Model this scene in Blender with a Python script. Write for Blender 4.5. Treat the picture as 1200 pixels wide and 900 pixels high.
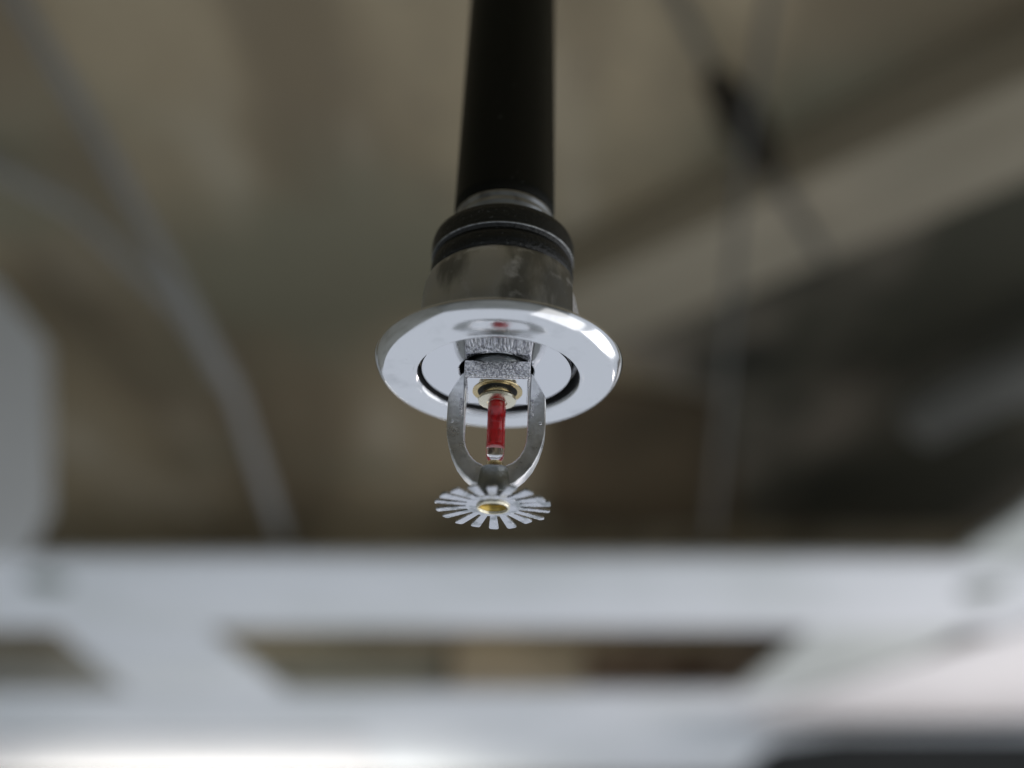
import bpy, bmesh, math, random
from mathutils import Vector, Matrix, noise as mnoise

random.seed(7)
for o in list(bpy.data.objects):
    bpy.data.objects.remove(o, do_unlink=True)
scene = bpy.context.scene
col = scene.collection
MM = 0.001

# ------------------------------------------------------------------ camera
CAM = Vector((0.0, -0.2236, -0.0869))
PITCH = math.radians(28.0)
cd = bpy.data.cameras.new('camera')
cam = bpy.data.objects.new('camera', cd)
col.objects.link(cam)
cam.location = CAM
cam.rotation_euler = (math.pi / 2 + PITCH, 0, 0)
cd.sensor_width = 36.0
cd.lens = 36.0
cd.clip_start = 0.01
cd.clip_end = 100.0
cd.dof.use_dof = True
cd.dof.focus_distance = 0.2465
cd.dof.aperture_fstop = 3.35
scene.camera = cam

# ------------------------------------------------------------------ world and light
world = bpy.data.worlds.new('World')
scene.world = world
world.use_nodes = True
bg = world.node_tree.nodes['Background']
bg.inputs['Color'].default_value = (0.84, 0.90, 1.0, 1)
bg.inputs['Strength'].default_value = 0.60


def area_light(name, loc, target, sx, sy, power, colour):
    ld = bpy.data.lights.new(name, 'AREA')
    ld.shape = 'RECTANGLE'
    ld.size = sx
    ld.size_y = sy
    ld.energy = power
    ld.color = colour
    lo = bpy.data.objects.new(name, ld)
    col.objects.link(lo)
    lo.location = loc
    d = Vector(target) - Vector(loc)
    lo.rotation_euler = d.to_track_quat('-Z', 'Y').to_euler()
    return lo


area_light('added_rim_light', (2.6, 0.9, -1.0), (0, 0, 0.03), 2.0, 2.0, 14.0, (1.0, 0.98, 0.96))  # added soft light, a bright source for the right of the chrome rim
area_light('added_front_light', (1.7, -1.0, -1.1), (0, 0, 0.03), 1.7, 1.7, 6.5, (1.0, 0.98, 0.96))  # added light that lifts the bulb, arms and other front faces
area_light('added_board_light', (1.9, 3.2, -0.9), (1.6, 3.4, 0.65), 0.5, 0.5, 13.0, (1.0, 0.88, 0.85))  # added light that brightens the pinkish board at right
area_light('added_board_light', (-1.5, 5.85, 0.12), (-1.5, 5.75, 0.65), 2.4, 0.3, 22.0, (1.0, 0.97, 0.92))  # added light that brightens the board at lower left
area_light('added_board_light', (0.0, 4.7, 0.74), (0, 6.2, 1.3), 1.4, 0.12, 3.5, (1.0, 0.95, 0.86))  # added light above the frame, brightens the far wall boards

vs = scene.view_settings
vs.view_transform = 'Standard'
vs.look = 'None'
vs.exposure = 0.0
vs.gamma = 1.0
vs.use_curve_mapping = False


# ------------------------------------------------------------------ materials
def mat(name, base, metallic=0.0, rough=0.5, spec=0.5, bump=None, vary=None, rough_vary=None,
        speckle=None, coat=0.0):
    """bump=(scale, strength, distance); vary=(scale, other colour, lo, hi, stretch);
    rough_vary=(scale, rough2); speckle=(scale, colour, threshold)."""
    m = bpy.data.materials.new(name)
    m.use_nodes = True
    nt = m.node_tree
    b = nt.nodes['Principled BSDF']
    b.inputs['Base Color'].default_value = (*base, 1)
    b.inputs['Metallic'].default_value = metallic
    b.inputs['Roughness'].default_value = rough
    b.inputs['Specular IOR Level'].default_value = spec
    b.inputs['Coat Weight'].default_value = coat
    b.inputs['Coat Roughness'].default_value = 0.1
    tc = nt.nodes.new('ShaderNodeTexCoord')

    def nz(scale, detail=4.0, stretch=(1, 1, 1), rot=(0, 0, 0)):
        mp = nt.nodes.new('ShaderNodeMapping')
        mp.inputs['Scale'].default_value = stretch
        mp.inputs['Rotation'].default_value = rot
        nt.links.new(tc.outputs['Object'], mp.inputs['Vector'])
        n = nt.nodes.new('ShaderNodeTexNoise')
        n.inputs['Scale'].default_value = scale
        n.inputs['Detail'].default_value = detail
        nt.links.new(mp.outputs['Vector'], n.inputs['Vector'])
        return n.outputs['Fac']

    def ramp(sock, lo, hi):
        r = nt.nodes.new('ShaderNodeMapRange')
        r.inputs['From Min'].default_value = lo
        r.inputs['From Max'].default_value = hi
        r.interpolation_type = 'SMOOTHSTEP'
        nt.links.new(sock, r.inputs['Value'])
        return r.outputs['Result']

    cur = None
    layers = []
    if vary:
        for v in (vary if isinstance(vary, list) else [vary]):
            sc, c2, lo, hi = v[:4]
            st = v[4] if len(v) > 4 else (1, 1, 1)
            rt = v[5] if len(v) > 5 else (0, 0, 0)
            layers.append((ramp(nz(sc, 5.0, st, rt), lo, hi), c2))
    if speckle:
        sc, c2, th = speckle
        layers.append((ramp(nz(sc, 2.0), th, th + 0.06), c2))
    for f, c2 in layers:
        mx = nt.nodes.new('ShaderNodeMix')
        mx.data_type = 'RGBA'
        nt.links.new(f, mx.inputs[0])
        if cur is None:
            mx.inputs[6].default_value = (*base, 1)
        else:
            nt.links.new(cur, mx.inputs[6])
        mx.inputs[7].default_value = (*c2, 1)
        cur = mx.outputs[2]
    if cur is not None:
        nt.links.new(cur, b.inputs['Base Color'])
    if rough_vary:
        r = nt.nodes.new('ShaderNodeMapRange')
        r.inputs['From Min'].default_value = 0.35
        r.inputs['From Max'].default_value = 0.7
        r.inputs['To Min'].default_value = rough
        r.inputs['To Max'].default_value = rough_vary[1]
        nt.links.new(nz(rough_vary[0]), r.inputs['Value'])
        nt.links.new(r.outputs['Result'], b.inputs['Roughness'])
    if bump:
        bp = nt.nodes.new('ShaderNodeBump')
        bp.inputs['Strength'].default_value = bump[1]
        bp.inputs['Distance'].default_value = bump[2]
        nt.links.new(nz(bump[0], 3.0), bp.inputs['Height'])
        nt.links.new(bp.outputs['Normal'], b.inputs['Normal'])
    return m


M = {}
M['chrome'] = mat('polished_chrome', (0.86, 0.87, 0.89), 1.0, 0.10, rough_vary=(140, 0.18),
                  vary=(90, (0.70, 0.71, 0.73), 0.5, 0.75), bump=(60, 0.04, 0.0006), speckle=(650, (0.52, 0.52, 0.53), 0.74))
M['cup'] = mat('smudged_steel', (0.50, 0.51, 0.51), 1.0, 0.34, rough_vary=(160, 0.52),
               vary=[(75, (0.20, 0.205, 0.20), 0.47, 0.62, (1, 1, 0.4)), (150, (0.62, 0.64, 0.68), 0.55, 0.7)],
               bump=(500, 0.15, 0.0003))
M['disc'] = mat('mirror_plate', (0.86, 0.87, 0.90), 1.0, 0.035, bump=(70, 0.03, 0.0006),
                speckle=(900, (0.35, 0.35, 0.36), 0.78))
M['cast'] = mat('cast_chrome', (0.80, 0.80, 0.82), 1.0, 0.2, bump=(1900, 0.8, 0.0006),
                vary=(1700, (0.42, 0.42, 0.45), 0.46, 0.6))
M['satin'] = mat('satin_chrome', (0.88, 0.89, 0.90), 1.0, 0.27, rough_vary=(300, 0.40),
                 bump=(1000, 0.26, 0.0003), vary=(400, (0.66, 0.67, 0.69), 0.5, 0.75))
M['lug'] = mat('dull_nickel', (0.32, 0.34, 0.34), 1.0, 0.28, bump=(1600, 0.3, 0.0003))
M['deflector'] = mat('plated_sheet', (0.74, 0.75, 0.79), 1.0, 0.16, rough_vary=(600, 0.34),
                     bump=(500, 0.45, 0.0006), vary=[(230, (0.42, 0.44, 0.45), 0.46, 0.62), (800, (0.88, 0.88, 0.9), 0.55, 0.72)])  # dark and pale patches in the colour stand in for varied reflections
M['brass'] = mat('brass', (0.62, 0.50, 0.28), 1.0, 0.2, rough_vary=(500, 0.35))
M['dark_brass'] = mat('dark_brass', (0.50, 0.36, 0.10), 1.0, 0.28, rough_vary=(500, 0.4))  # darker brass for the inside of the rivet hole
M['pale_brass'] = mat('nickel_brass', (0.83, 0.78, 0.62), 1.0, 0.2, rough_vary=(500, 0.35))
M['black_pipe'] = mat('black_pipe_paint', (0.004, 0.005, 0.003), 0.0, 0.4, 0.12,
                      vary=(30, (0.007, 0.007, 0.005), 0.45, 0.7, (1, 1, 0.15)), bump=(900, 0.15, 0.0002), speckle=(420, (0.028, 0.029, 0.026), 0.70))
M['black_iron'] = mat('black_iron', (0.005, 0.006, 0.005), 0.0, 0.45, 0.42,
                      bump=(1000, 0.6, 0.0005), speckle=(1100, (0.06, 0.065, 0.065), 0.66))
M['pale_edge'] = mat('pale_line_steel', (0.26, 0.27, 0.27), 1.0, 0.35, bump=(1200, 0.5, 0.0003),
                     vary=(500, (0.15, 0.15, 0.15), 0.45, 0.65))
M['steel'] = mat('bare_steel', (0.40, 0.41, 0.41), 1.0, 0.3, vary=(260, (0.24, 0.24, 0.24), 0.5, 0.7))
M['galv'] = mat('galvanised_cast', (0.80, 0.80, 0.83), 1.0, 0.5, bump=(1100, 0.8, 0.0006),
                vary=(700, (0.4, 0.4, 0.42), 0.5, 0.7))
M['dark_hole'] = mat('rubber_and_gap_dark', (0.01, 0.01, 0.01), 0.0, 0.7)  # gasket rubber; also paints the gap and the seat recess dark

g = bpy.data.materials.new('clear_glass')
g.use_nodes = True
b = g.node_tree.nodes['Principled BSDF']
b.inputs['Base Color'].default_value = (0.97, 0.98, 0.98, 1)
b.inputs['Roughness'].default_value = 0.02
b.inputs['IOR'].default_value = 1.47
b.inputs['Transmission Weight'].default_value = 1.0
M['glass'] = g
M['liquid'] = mat('red_liquid', (1.0, 0.010, 0.022), 0.0, 0.3, 0.5,
                  vary=(900, (0.68, 0.004, 0.012), 0.45, 0.7, (1, 1, 0.5)))


# ------------------------------------------------------------------ mesh helpers (millimetres in, metres out)
def finish(bm, name, material, parent=None, smooth=35, scale=MM):
    bmesh.ops.recalc_face_normals(bm, faces=bm.faces)
    for v in bm.verts:
        v.co *= scale
    me = bpy.data.meshes.new(name)
    bm.to_mesh(me)
    bm.free()
    if smooth:
        for p in me.polygons:
            p.use_smooth = True
        me.set_sharp_from_angle(angle=math.radians(smooth))
    me.materials.append(M[material] if isinstance(material, str) else material)
    o = bpy.data.objects.new(name, me)
    col.objects.link(o)
    o.parent = parent
    return o


def lathe(profile, seg=128, closed=True, bm=None, a0=0.0, a1=2 * math.pi):
    """profile: (r, z) list; closed joins last to first."""
    bm = bm or bmesh.new()
    full = abs(a1 - a0 - 2 * math.pi) < 1e-6
    n = seg if full else seg + 1
    rings = []
    for k in range(n):
        a = a0 + (a1 - a0) * k / seg
        rings.append([bm.verts.new((r * math.cos(a), r * math.sin(a), z)) for r, z in profile])
    m = len(profile)
    for k in range(seg):
        A, B = rings[k], rings[(k + 1) % n]
        for i in range(m if closed else m - 1):
            j = (i + 1) % m
            bm.faces.new((A[i], B[i], B[j], A[j]))
    if not full and closed:
        bm.faces.new(rings[0])
        bm.faces.new(rings[-1][::-1])
    if not closed:
        for idx in (0, m - 1):
            if profile[idx][0] > 1e-6 and full:
                pass
    bmesh.ops.remove_doubles(bm, verts=bm.verts, dist=1e-5)
    return bm


def rounded(pts, rad, n=4, closed=True):
    """round the corners of a 2-D polyline; rad is one radius or one per point."""
    out = []
    L = len(pts)
    for i, p in enumerate(pts):
        r = rad[i] if isinstance(rad, (list, tuple)) else rad
        if r <= 0 or (not closed and i in (0, L - 1)):
            out.append(p)
            continue
        p0 = Vector(pts[i - 1]); p1 = Vector(p); p2 = Vector(pts[(i + 1) % L])
        d0 = (p0 - p1); d2 = (p2 - p1)
        t = min(r, d0.length * 0.49, d2.length * 0.49)
        s = p1 + d0.normalized() * t
        e = p1 + d2.normalized() * t
        for k in range(n + 1):
            u = k / n
            q = s * (1 - u) ** 2 + p1 * 2 * u * (1 - u) + e * u * u
            out.append((q.x, q.y))
    return out


def extrude_poly(pts, axis, lo, hi, bevel=0.0, seg=2):
    """pts 2-D; axis 'y': pts are (x, z); axis 'z': pts are (x, y)."""
    bm = bmesh.new()
    def P(p, t):
        return (p[0], t, p[1]) if axis == 'y' else (p[0], p[1], t)
    A = [bm.verts.new(P(p, lo)) for p in pts]
    B = [bm.verts.new(P(p, hi)) for p in pts]
    bm.faces.new(A)
    bm.faces.new(B[::-1])
    n = len(pts)
    for i in range(n):
        j = (i + 1) % n
        bm.faces.new((A[i], B[i], B[j], A[j]))
    bmesh.ops.recalc_face_normals(bm, faces=bm.faces)
    if bevel:
        ed = [e for e in bm.edges if len(e.link_faces) == 2 and e.calc_face_angle(0) > 0.6]
        bmesh.ops.bevel(bm, geom=ed, offset=bevel, segments=seg, affect='EDGES', profile=0.6)
    return bm


def box(x0, x1, y0, y1, z0, z1, bevel=0.0, seg=2):
    return extrude_poly([(x0, y0), (x1, y0), (x1, y1), (x0, y1)], 'z', z0, z1, bevel, seg)


def tube(points, radius, seg=20):
    """round bar along 3-D points; radius is one number or one per point."""
    bm = bmesh.new()
    pts = [Vector(p) for p in points]
    rings = []
    up = Vector((0.3, 0.2, 1)).normalized()
    for i, p in enumerate(pts):
        d = (pts[min(i + 1, len(pts) - 1)] - pts[max(i - 1, 0)]).normalized()
        s = d.cross(up)
        if s.length < 1e-3:
            s = d.cross(Vector((1, 0, 0)))
        s.normalize()
        t = d.cross(s)
        r = radius[i] if isinstance(radius, (list, tuple)) else radius
        rings.append([bm.verts.new(p + (s * math.cos(2 * math.pi * k / seg) + t * math.sin(2 * math.pi * k / seg)) * r)
                      for k in range(seg)])
    for A, B in zip(rings, rings[1:]):
        for k in range(seg):
            bm.faces.new((A[k], A[(k + 1) % seg], B[(k + 1) % seg], B[k]))
    bm.faces.new(rings[0])
    bm.faces.new(rings[-1][::-1])
    return bm


def thing(name, label, cat, loc=(0, 0, 0), rot=(0, 0, 0), group=None):
    o = bpy.data.objects.new(name, None)
    o.empty_display_size = 0.02
    col.objects.link(o)
    o.location = loc
    o.rotation_euler = rot
    o['label'] = label
    o['category'] = cat
    if group:
        o['group'] = group
    return o


def tag(o, label, cat, group=None):
    o['label'] = label
    o['category'] = cat
    if group:
        o['group'] = group
    return o


def struct(o):
    o['kind'] = 'structure'
    return o


# ------------------------------------------------------------------ the place behind: heights above the camera, laid out in metres
def ray(px, py):
    u = (px - 600.0) / 1200.0
    v = (450.0 - py) / 1200.0
    return Vector((u, math.cos(PITCH) - v * math.sin(PITCH), math.sin(PITCH) + v * math.cos(PITCH)))


def on_level(px, py, height):
    d = ray(px, py)
    return CAM + d * (height / d.z)


def on_depth(px, py, y):
    d = ray(px, py)
    return CAM + d * ((y - CAM.y) / d.y)


DECK = 1.55                       # underside of the roof deck above the camera
DZ = CAM.z + DECK
FRAME = 0.75                      # underside of the white frame above the camera
FZ = CAM.z + FRAME

M['deck'] = mat('deck_board', (0.325, 0.272, 0.178), 0, 0.8, 0.2,
                vary=[(0.75, (0.195, 0.160, 0.104), 0.44, 0.60, (2.4, 0.55, 1), (0, 0, 0.9)),
                      (1.3, (0.40, 0.35, 0.255), 0.52, 0.68, (2.0, 0.5, 1), (0, 0, 0.7)),
                      (0.8, (0.22, 0.205, 0.14), 0.50, 0.66), (14, (0.2, 0.17, 0.12), 0.55, 0.8)])
M['beam'] = mat('timber_beam', (0.37, 0.325, 0.24), 0, 0.75, 0.2,
                vary=(4, (0.31, 0.27, 0.195), 0.4, 0.7, (0.3, 3, 3)))
M['void_dark'] = mat('void_dark', (0.080, 0.077, 0.056), 0, 0.8, 0.2,
                      vary=[(0.9, (0.26, 0.225, 0.175), 0.44, 0.62, (1.6, 0.6, 1), (0, 0, 0.5)), (3, (0.04, 0.04, 0.03), 0.52, 0.72)])  # darkness of the void put into the sheet's colour
M['brown_panel'] = mat('brown_panel', (0.15, 0.112, 0.066), 0, 0.8, 0.2,
                       vary=(1.5, (0.09, 0.068, 0.04), 0.4, 0.7))
M['white'] = mat('white_board', (0.74, 0.765, 0.78), 0, 0.6, 0.3,
                 vary=(2.2, (0.64, 0.67, 0.67), 0.4, 0.7))
M['white_clean'] = mat('clean_white_board', (0.80, 0.79, 0.78), 0, 0.55, 0.3,
                       vary=(2.5, (0.74, 0.73, 0.72), 0.4, 0.7))
M['white_greenish'] = mat('greenish_white_board', (0.56, 0.59, 0.56), 0, 0.6, 0.3, vary=(2.2, (0.46, 0.49, 0.46), 0.4, 0.7))  # greyer, greener white for the right cross and side boards
M['grey_strap'] = mat('grey_strap', (0.23, 0.23, 0.22), 0.0, 0.5, 0.4, vary=(12, (0.21, 0.21, 0.195), 0.4, 0.7))
M['brown_iron'] = mat('brown_iron', (0.020, 0.017, 0.012), 0.0, 0.8, 0.1)
M['pale_strap'] = mat('pale_strap', (0.32, 0.32, 0.305), 0.0, 0.5, 0.4, vary=(9, (0.29, 0.29, 0.27), 0.4, 0.7))
M['dull_strap'] = mat('dull_strap', (0.075, 0.075, 0.065), 0.0, 0.5, 0.4)
M['black_box'] = mat('black_box', (0.014, 0.017, 0.017), 0, 0.5, 0.3)
M['bolt'] = mat('green_grey_iron', (0.15, 0.18, 0.14), 0.0, 0.55, 0.3, vary=(30, (0.11, 0.13, 0.10), 0.4, 0.7))
M['wall'] = mat('wall_render', (0.20, 0.17, 0.12), 0, 0.85, 0.2,
                vary=[(1.3, (0.11, 0.10, 0.08), 0.45, 0.7), (6, (0.24, 0.2, 0.15), 0.55, 0.8)])

M['added_olive'] = mat('added_wall_olive', (0.40, 0.40, 0.36), 0, 0.85, 0.2, vary=(0.8, (0.30, 0.30, 0.26), 0.4, 0.7))
M['added_pale'] = mat('added_wall_pale', (0.42, 0.43, 0.41), 0, 0.85, 0.2, vary=(0.8, (0.34, 0.35, 0.33), 0.4, 0.7))
M['added_dark'] = mat('added_wall_dark', (0.15, 0.145, 0.13), 0, 0.85, 0.2, vary=(0.8, (0.09, 0.09, 0.08), 0.4, 0.7))

# ceiling deck: a slab, and the far wall
deck = finish(box(-6, 6, -6.0, 6.2, DZ, DZ + 0.12), 'ceiling', 'deck', scale=1.0, smooth=0)
struct(deck)
wall = finish(box(-6, 6, 6.2, 6.4, CAM.z + 0.25, DZ + 0.12), 'wall', 'wall', scale=1.0, smooth=0)
struct(wall)
back = finish(box(-6, 6, -3.4, -3.2, 0.1, DZ), 'wall', 'added_dark', scale=1.0, smooth=0)  # added unseen wall behind the camera, upper half dark for chrome reflections
struct(back)
lower = finish(box(-6, 6, -3.4, -3.2, -2.6, 0.1), 'wall', 'added_pale', scale=1.0, smooth=0)  # its lower half, added pale so the near rim reflects mid grey
struct(lower)
side = finish(box(-4.2, -4.0, -3.19, 6.19, -2.6, DZ - 0.002), 'wall', 'added_olive', scale=1.0, smooth=0)  # added unseen wall at left, greys the reflection in the rim
struct(side)


def level_board(name, pix, height, thick, material, parent=None, bevel=0.006, centre=None):
    """a board whose underside is level; its outline is given where it stands."""
    pts = [on_level(px, py, height) for px, py in pix]
    c = centre or Vector((0, 0, 0))
    bm = extrude_poly([(p.x - c.x, p.y - c.y) for p in pts], 'z', CAM.z + height - c.z, CAM.z + height + thick - c.z, bevel)
    return finish(bm, name, material, parent, 30, 1.0)


# dark sheet coloured as the ceiling void, and brown board under the deck on the right
dp = level_board('ceiling_panel', [(690, 400), (1300, 168), (1700, 60), (1560, 618), (870, 618), (845, 470)], DECK - 0.02, 0.02 - 0.0, 'void_dark')
dp.location.z -= 0.003
tag(dp, 'dark sheet standing in for the dark ceiling void beyond the diagonal beam', 'panel')
bp_ = level_board('ceiling_panel', [(640, 440), (842, 470), (866, 618), (640, 618)], DECK - 0.02, 0.02, 'brown_panel')
bp_.location.z -= 0.003
tag(bp_, 'brown lining board under the ceiling beside the dark void sheet', 'panel')

# diagonal beam
a0 = on_level(640, 395, DECK - 0.16); a1 = on_level(1500, 20, DECK - 0.16)
dirv = (a1 - a0); dirv.z = 0; L = dirv.length
bm_o = finish(box(0, L, -0.13, 0.17, 0, 0.158, 0.012), 'timber_beam', 'beam', None, 30, 1.0)
bm_o.location = (a0.x, a0.y, CAM.z + DECK - 0.16)
bm_o.rotation_euler.z = math.atan2(dirv.y, dirv.x)
tag(bm_o, 'broad khaki beam running diagonally under the ceiling', 'beam')

# ---- white hanging frame, boards with openings between them
fr = thing('ceiling_frame', 'white hanging ceiling frame of wide boards with openings', 'frame', (0, 2.4, FZ))
C0 = fr.location
T = 0.02


def fboard(pix, material='white', dz=0.0, name='board'):
    return level_board(name, pix, FRAME + dz, T, material, fr, 0.006, C0)


fboard([(-260, 655), (1420, 660), (1420, 738), (-260, 738)], name='board')                   # near band
fboard([(66, 738.5), (238, 738.5), (334, 811.5), (152, 811.5)], name='board')                    # left cross board
fboard([(952, 738.5), (1130, 738.5), (1010, 811.5), (866, 811.5)], 'white_greenish', name='board')                 # right cross board
fboard([(-200, 812), (1300, 812), (1240, 912), (-140, 912)], name='board')               # far band
fboard([(1126, 654.5), (1420, 654.5), (1900, 300), (1500, 350), (1200, 606)], 'white_greenish', name='board')    # right side board
for px, py in ((55, 682), (1150, 692)):
    c = on_level(px, py, FRAME)
    o = finish(lathe([(0.0001, -0.012), (0.038, -0.012), (0.046, -0.006), (0.056, -0.004), (0.056, -0.001), (0.0001, -0.001)], 24), 'bolt_plate', 'bolt', fr, 35, 1.0)
    o.location = c - C0

# white gusset board on the left
def upright_board(name, pix, y, thick, material):
    pts = [on_depth(px, py, y) for px, py in pix]
    bm = extrude_poly([(p.x, p.z) for p in pts], 'y', y, y + thick, 0.006)
    return finish(bm, name, material, None, 30, 1.0)


lg = upright_board('gusset_board', [(-160, 205), (0, 335), (50, 398), (52, 590), (20, 655), (-160, 655)], on_level(20, 655, FRAME).y, 0.05, 'white')
tag(lg, 'white upright gusset board standing at the end of the white frame', 'board')

# ---- bright soffit and dark box at the lower right, bright soffit at the lower left
rs = level_board('soffit_board', [(1420, 668), (1500, 850), (905, 862), (872, 838)], FRAME - 0.016, 0.012, 'white_clean')
tag(rs, 'pale pinkish white lit board below the white frame', 'board')
ls = level_board('soffit_board', [(-140, 866), (425, 866), (450, 912), (-60, 912)], FRAME - 0.016, 0.012, 'white_clean')
tag(ls, 'brightest white board behind the far band of the white frame', 'board')

c = on_level(1080, 852, FRAME - 0.05)
pts = [on_depth(px, py, c.y) for px, py in ((880, 900), (905, 872), (985, 862), (1300, 862), (1300, 960), (890, 960))]
bx = finish(extrude_poly([(p.x, p.z) for p in pts], 'y', c.y, c.y + 0.3, 0.01), 'equipment_box', 'black_box', None, 30, 1.0)
tag(bx, 'black box with a sloped corner under the pale lit board', 'box')

# ---- hanger straps, conduits and clamp
def rod(name, pix, radius, material, label, cat='strap', group=None):
    pts = []
    for px, py, hgt in pix:
        pts.append(on_level(px, py, hgt))
    o = finish(tube(pts, radius, 14), name, material, None, 60, 1.0)
    return tag(o, label, cat, group)


rod('hanger_strap', [(5, -30, DECK), (110, 150, 1.35), (205, 325, 1.13), (275, 460, 0.98), (335, 642, 0.81)], 0.015, 'grey_strap',
    'long grey hanger strap running from the ceiling down to the white frame')
rod('hanger_strap', [(-60, 168, DECK), (90, 245, 1.40), (215, 365, 1.20), (262, 445, 1.06)], 0.017, 'pale_strap',
    'shorter grey hanger strap joining the long strap halfway')
rod('hanger_strap', [(905, -20, 1.30), (870, 180, 1.18), (855, 380, 0.98), (832, 640, 0.80)], 0.008, 'dull_strap',
    'thin grey hanger strap crossing in front of the diagonal beam')
rod('cable', [(775, -40, DECK - 0.02), (840, 95, 1.46), (905, 205, 1.38), (965, 300, 1.33)], 0.010, 'dull_strap',
    'thin dark cable with a clamp across the diagonal beam', 'cable')
cl = rod('cable_clamp', [(835, 88, 1.45), (870, 140, 1.42), (905, 200, 1.36)], [0.024, 0.05, 0.022], 'brown_iron',
         'dark lumpy clamp gripping the thin cable', 'clamp')
rod('duct', [(1080, 492, 1.36), (1140, 460, 1.36), (1330, 380, 1.36)], 0.085, 'pale_strap',
    'grey duct under the dark void sheet', 'duct')

# boards on the far wall, seen through the openings of the white frame
M['green_grey'] = mat('green_grey_paint', (0.30, 0.30, 0.255), 0, 0.8, 0.2, vary=(3, (0.19, 0.19, 0.165), 0.4, 0.7))
M['tan'] = mat('tan_paint', (0.50, 0.44, 0.34), 0, 0.8, 0.2, vary=(3, (0.40, 0.35, 0.27), 0.4, 0.7))
M['dark_brown'] = mat('dark_brown_paint', (0.25, 0.195, 0.15), 0, 0.8, 0.2, vary=(3, (0.09, 0.06, 0.04), 0.4, 0.7))
for pix, m_, lab in (((200, 520), 'green_grey', 'green grey board on the far wall behind the frame opening'),
                     ((530, 685), 'tan', 'tan board on the far wall between darker boards'),
                     ((690, 980), 'dark_brown', 'dark brown board on the far wall behind the frame opening'),
                     ((-160, 195), 'slate', 'slate grey board on the far wall behind the side opening')):
    if m_ == 'slate':
        M['slate'] = mat('slate_paint', (0.60, 0.62, 0.61), 0, 0.8, 0.2, vary=(3, (0.46, 0.48, 0.46), 0.4, 0.7))
    tag(upright_board('wall_board', [(pix[0], 715), (pix[1], 715), (pix[1], 850), (pix[0], 850)], 6.15, 0.045, m_), lab, 'board')

# ------------------------------------------------------------------ the sprinkler drop (millimetres from the deflector)
LEAN = math.radians(1.6)
BASE = Vector((-0.0044, 0, 0))
ROT = (0, LEAN, 0)
axis = Matrix.Rotation(LEAN, 3, 'Y') @ Vector((0, 0, 1))


def at_height(mm):
    return BASE + axis * (mm * MM)


# ---- drop pipe with its threaded end and coupling
pz = 84.0
pipe = thing('drop_pipe', 'black steel drop pipe with threaded end and black coupling', 'pipe', at_height(pz), ROT)
top = (DZ - BASE.z) / math.cos(LEAN) / MM - pz - 2
finish(lathe([(0.01, -1.0), (12.6, -1.0), (13.55, 0.6), (13.55, 2), (12.9, 90), (12.9, top), (0.01, top)], 96), 'pipe', 'black_pipe', pipe)
prof = [(0.01, -13.0), (12.9, -13.0)]
zz = -13.0
while zz < -1.0:
    prof += [(12.55, zz + 0.2), (13.1, zz + 0.9), (13.1, zz + 1.5), (12.55, zz + 2.2)]
    zz += 2.4
prof += [(0.01, zz)]
finish(lathe(prof, 96), 'pipe_thread', 'steel', pipe, 50)
cp = [(14.0, -9.3), (16.9, -9.6), (18.3, -10.4), (18.75, -12.0), (18.75, -15.6), (18.55, -16.5), (17.9, -16.9),
      (17.7, -17.3), (17.9, -17.7), (18.3, -18.2), (18.6, -19.2), (18.62, -20.6), (18.3, -22.0), (17.6, -22.9),
      (16.9, -23.4), (16.9, -30), (12.0, -30), (12.0, -9.3)]
cpl = finish(lathe(rounded(cp, 0.35, 3), 128), 'coupling', 'black_iron', pipe, 40)
finish(lathe(rounded([(18.66, -16.0), (18.72, -16.12), (18.68, -16.3), (18.5, -16.5), (18.35, -16.3)], 0.05, 2), 128), 'pale_rim', 'pale_edge', cpl, 60)  # thin paler line along the coupling groove

# ---- escutcheon: flange, cup, mirror plate
ez = 33.5
esc = thing('escutcheon', 'polished chrome round escutcheon with flared rim and smudged steel cup', 'escutcheon', at_height(ez), ROT)
fl = [(20.7, 4.6), (20.0, 4.6), (20.0, 0.9), (20.1, 0.2), (20.4, -0.2), (20.75, -0.28), (21.1, -0.12), (21.3, 0.0), (25.5, 0.0),
      (27.4, 0.0), (28.0, 0.06), (28.5, 0.28), (29.0, 0.66), (29.5, 1.2), (30.0, 1.85), (30.4, 2.55), (30.7, 3.25), (30.82, 3.75), (30.75, 4.0), (30.5, 4.05), (30.1, 3.75),
      (29.0, 2.0), (28.1, 0.9), (27.6, 0.7), (22.6, 0.7), (21.2, 0.8), (20.8, 1.3)]
finish(lathe(fl, 192), 'flange', 'chrome', esc, 50)
cup = [(19.55, 4.9), (19.95, 5.6), (20.0, 15), (19.95, 21.5), (19.7, 24.4), (19.1, 26.4), (18.1, 27.5), (17.45, 27.6), (17.2, 27.2), (18.2, 24.5), (19.0, 20), (19.2, 15), (19.2, 4.9)]
sa = math.radians(24); sb = math.radians(-27)
cupo = finish(lathe([(r + 0.25, z) for r, z in cup], 150, True, None, sa, sb + 2 * math.pi), 'cup', 'cup', esc, 40)
finish(lathe([(19.0, 4.9), (20.35, 4.9), (20.3, 13), (20.0, 18), (19.3, 21.8), (18.6, 23.0), (18.0, 22.6), (19.0, 14)], 24, True, None,
             sb + 0.01, sa - 0.01), 'cup_insert', 'galv', esc, 40)
pl = [(9.3, 2.6), (9.3, 2.2), (9.55, 1.95), (18.0, 1.95), (18.55, 1.8), (18.8, 2.1), (18.75, 2.8), (18.6, 6.0), (18.2, 6.0), (18.2, 2.6)]
plo = finish(lathe(pl, 160), 'mirror_plate', 'disc', esc, 40)
plo.location.x = -0.45 * MM
finish(lathe([(19.9, 0.75), (19.985, 0.7), (19.985, 4.5), (19.9, 4.5)], 128), 'gap_shade', 'dark_hole', esc, 40)  # dark ring that paints the shade into the gap
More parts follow.
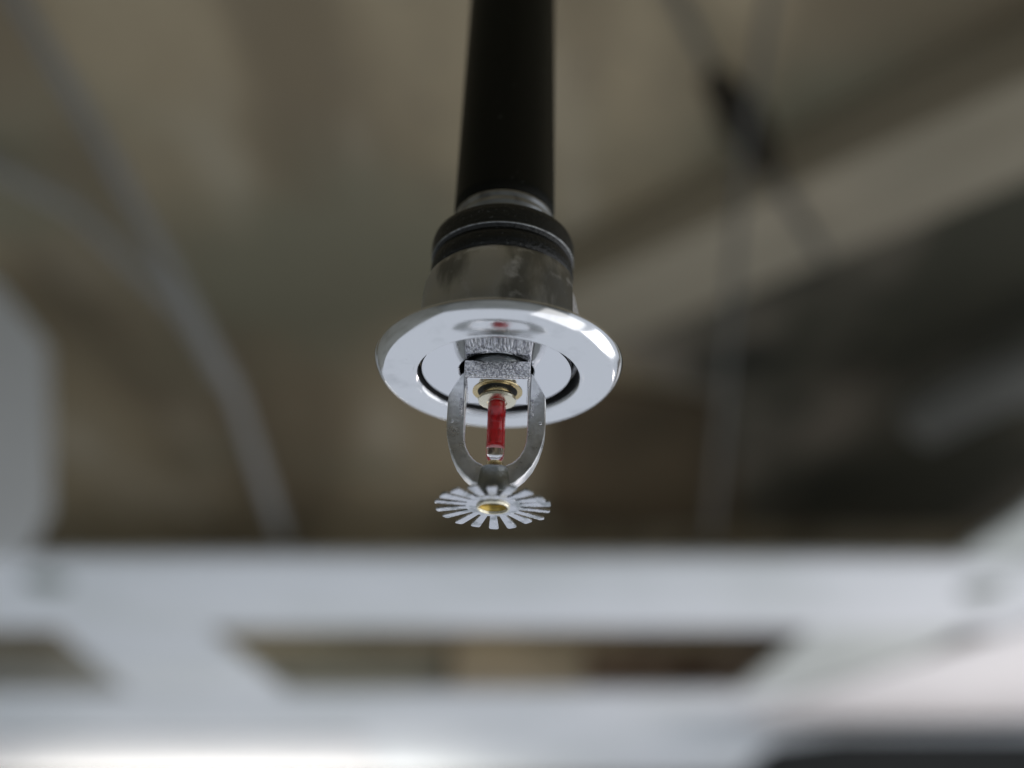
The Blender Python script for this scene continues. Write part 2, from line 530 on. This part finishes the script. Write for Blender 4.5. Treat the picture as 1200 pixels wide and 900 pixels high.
finish(lathe([(18.7, 5.7), (19.3, 5.7), (19.3, 6.6), (18.7, 6.6)], 96), 'gasket', 'dark_hole', esc, 40)

# ---- sprinkler head
sp = thing('sprinkler_head', 'chrome pendent fire sprinkler head with red glass bulb and toothed deflector', 'sprinkler', at_height(0), ROT)

# boss: cast block and round neck
blk = [(-8.0, -7.3), (8.0, -7.3), (8.0, 7.3), (-8.0, 7.3)]
bm = box(-8.0, 8.0, -7.3, 7.3, 30.0, 34.6, 0.45, 3)
boss = finish(bm, 'wrench_boss', 'cast', sp, 40)
finish(lathe(rounded([(0.01, 34.4), (8.0, 34.4), (8.0, 46), (0.01, 46)], 0.1, 2), 64), 'neck', 'lug', boss, 40)  # darker metal puts the dark gap below the plate into its colour
# smooth machined underside with the seat let in
finish(extrude_poly(rounded([(-7.35, -6.7), (7.35, -6.7), (7.35, 6.7), (-7.35, 6.7)], 0.5, 3), 'z', 29.85, 30.2, 0.1, 1), 'machined_face', 'disc', boss, 40)
finish(lathe([(5.9, 29.6), (6.15, 29.7), (6.15, 29.9), (4.9, 29.9), (4.9, 29.75), (5.5, 29.75), (5.7, 29.65)], 64), 'seat_ring', 'brass', sp, 40)
finish(lathe([(0.01, 29.78), (5.55, 29.78), (5.55, 29.84), (0.01, 29.84)], 48), 'seat_dark', 'dark_hole', sp, 40)  # flat dark disc stands in for the dark inside of the seat
finish(lathe([(0.01, 29.7), (3.6, 29.7), (3.6, 28.6), (4.5, 28.1), (4.75, 27.6), (4.6, 27.1), (4.0, 26.8), (2.5, 26.7), (2.25, 27.0), (0.01, 27.2)], 64),
       'bulb_cup', 'pale_brass', sp, 40)

# arms
outer = [(8.3, 34.0), (9.0, 33.2), (10.6, 30.2), (11.75, 27.6), (11.9, 26.0), (11.9, 20.0), (11.75, 17.5), (11.25, 15.1), (10.35, 12.2),
         (9.0, 9.3), (7.2, 6.9), (5.0, 4.9), (3.2, 4.0)]
inner = [(2.6, 9.3), (4.0, 9.9), (5.0, 10.7), (5.9, 11.8), (6.8, 13.6), (7.3, 15.5), (7.5, 18.0), (7.55, 22), (7.6, 29.95), (7.9, 34.0)]
prof = outer + inner
for s in (-1, 1):
    pr = [(x * s, z) for x, z in prof]
    bm = extrude_poly(pr, 'y', -2.3, 2.3, 0.42, 3)
    arm = finish(bm, 'arm', 'satin', sp, 40)
    pk = rounded([(8.1 * s, 21.8), (9.0 * s, 21.8), (9.0 * s, 26.6), (8.1 * s, 26.6)], 0.44, 4)
    finish(extrude_poly(pk, 'y', -2.62, -2.2, 0.14, 2), 'pocket_ridge', 'cast', arm, 40)  # raised oval stands in for the recessed pocket on the arm
    rp = finish(lathe([(0.01, 0), (0.45, 0.0), (0.35, 0.28), (0.01, 0.35)], 16), 'cast_pip', 'satin', arm, 40)
    rp.location = Vector((10.6 * s, -2.25, 20.4)) * MM
    rp.rotation_euler = (math.pi / 2, 0, 0)

# lug at the foot of the arms
finish(lathe([(0.01, 1.0), (2.9, 1.0), (4.2, 1.8), (4.5, 2.6), (4.3, 5.2), (3.95, 8.2), (3.6, 8.9), (2.7, 9.3), (0.01, 9.3)], 64), 'lug', 'lug', sp, 40)
finish(lathe([(0.01, 9.1), (1.6, 9.1), (2.05, 9.5), (2.1, 10.3), (1.9, 10.8), (1.4, 11.0), (0.01, 11.0)], 48), 'screw_cup', 'brass', sp, 40)

# glass bulb
gl = [(0.01, 10.75), (0.9, 10.8), (1.55, 11.2), (1.95, 11.9), (2.15, 12.8), (2.22, 14.0), (2.22, 26.0), (1.9, 27.0), (0.01, 27.3)]
bulb = finish(lathe(gl, 64, False), 'bulb', 'glass', sp, 60)
lq = [(0.01, 14.9), (1.2, 14.85), (1.85, 15.05), (2.1, 15.5), (2.12, 26.0), (1.6, 26.9), (0.01, 27.0)]
finish(lathe(lq, 48, False), 'red_liquid', 'liquid', bulb, 60)

# deflector: hub and eighteen tines
hub = [(3.5, -0.30), (6.9, -0.30), (7.05, -0.1), (7.0, 0.3), (3.5, 0.3)]
defl = finish(lathe([(3.2, -0.30), (6.35, -0.30), (6.5, -0.15), (6.5, 0.2), (6.35, 0.30), (3.2, 0.30)], 108), 'deflector', 'deflector', sp, 40)
N = 18
for k in range(N):
    a = -math.pi / 2 + 2 * math.pi * k / N
    rr = 13.5 + random.uniform(-0.18, 0.18)
    w0, w1 = 0.76, 1.24
    pts = rounded([(5.9, -w0), (rr, -w1), (rr, w1), (5.9, w0)], [0, 0.8, 0.8, 0], 4)
    bm = extrude_poly(pts, 'z', -0.30, 0.30, 0.12, 2)
    tilt = random.uniform(-0.075, 0.05)
    twist = random.uniform(-0.18, 0.18)
    for v in bm.verts:
        u = max(0.0, (v.co.x - 6.6) / 6.9)
        v.co.z += tilt * (v.co.x - 6.6) + twist * v.co.y * u - 0.25 * u * u
    bmesh.ops.rotate(bm, verts=bm.verts, cent=(0, 0, 0), matrix=Matrix.Rotation(a, 3, 'Z'))
    finish(bm, 'tine', 'deflector', defl, 40)
finish(lathe([(2.7, 3.0), (3.5, 3.0), (3.5, -0.2), (3.9, -0.32), (3.95, -0.6), (3.75, -0.85), (3.45, -0.85), (3.3, -0.6), (3.15, 0.2), (2.7, 0.9)], 64), 'rivet', 'pale_brass', sp, 40)
finish(lathe([(0.01, 1.9), (2.8, 1.9), (2.8, 2.4), (0.01, 2.4)], 48), 'screw_end', 'dark_brass', sp, 40)
finish(lathe([(2.66, 0.75), (3.25, 0.25), (3.31, -0.3), (3.21, -0.3), (3.05, 0.1), (2.56, 0.7), (2.56, 2.0), (2.66, 2.0)], 48), 'rivet_bore', 'dark_brass', sp, 40)
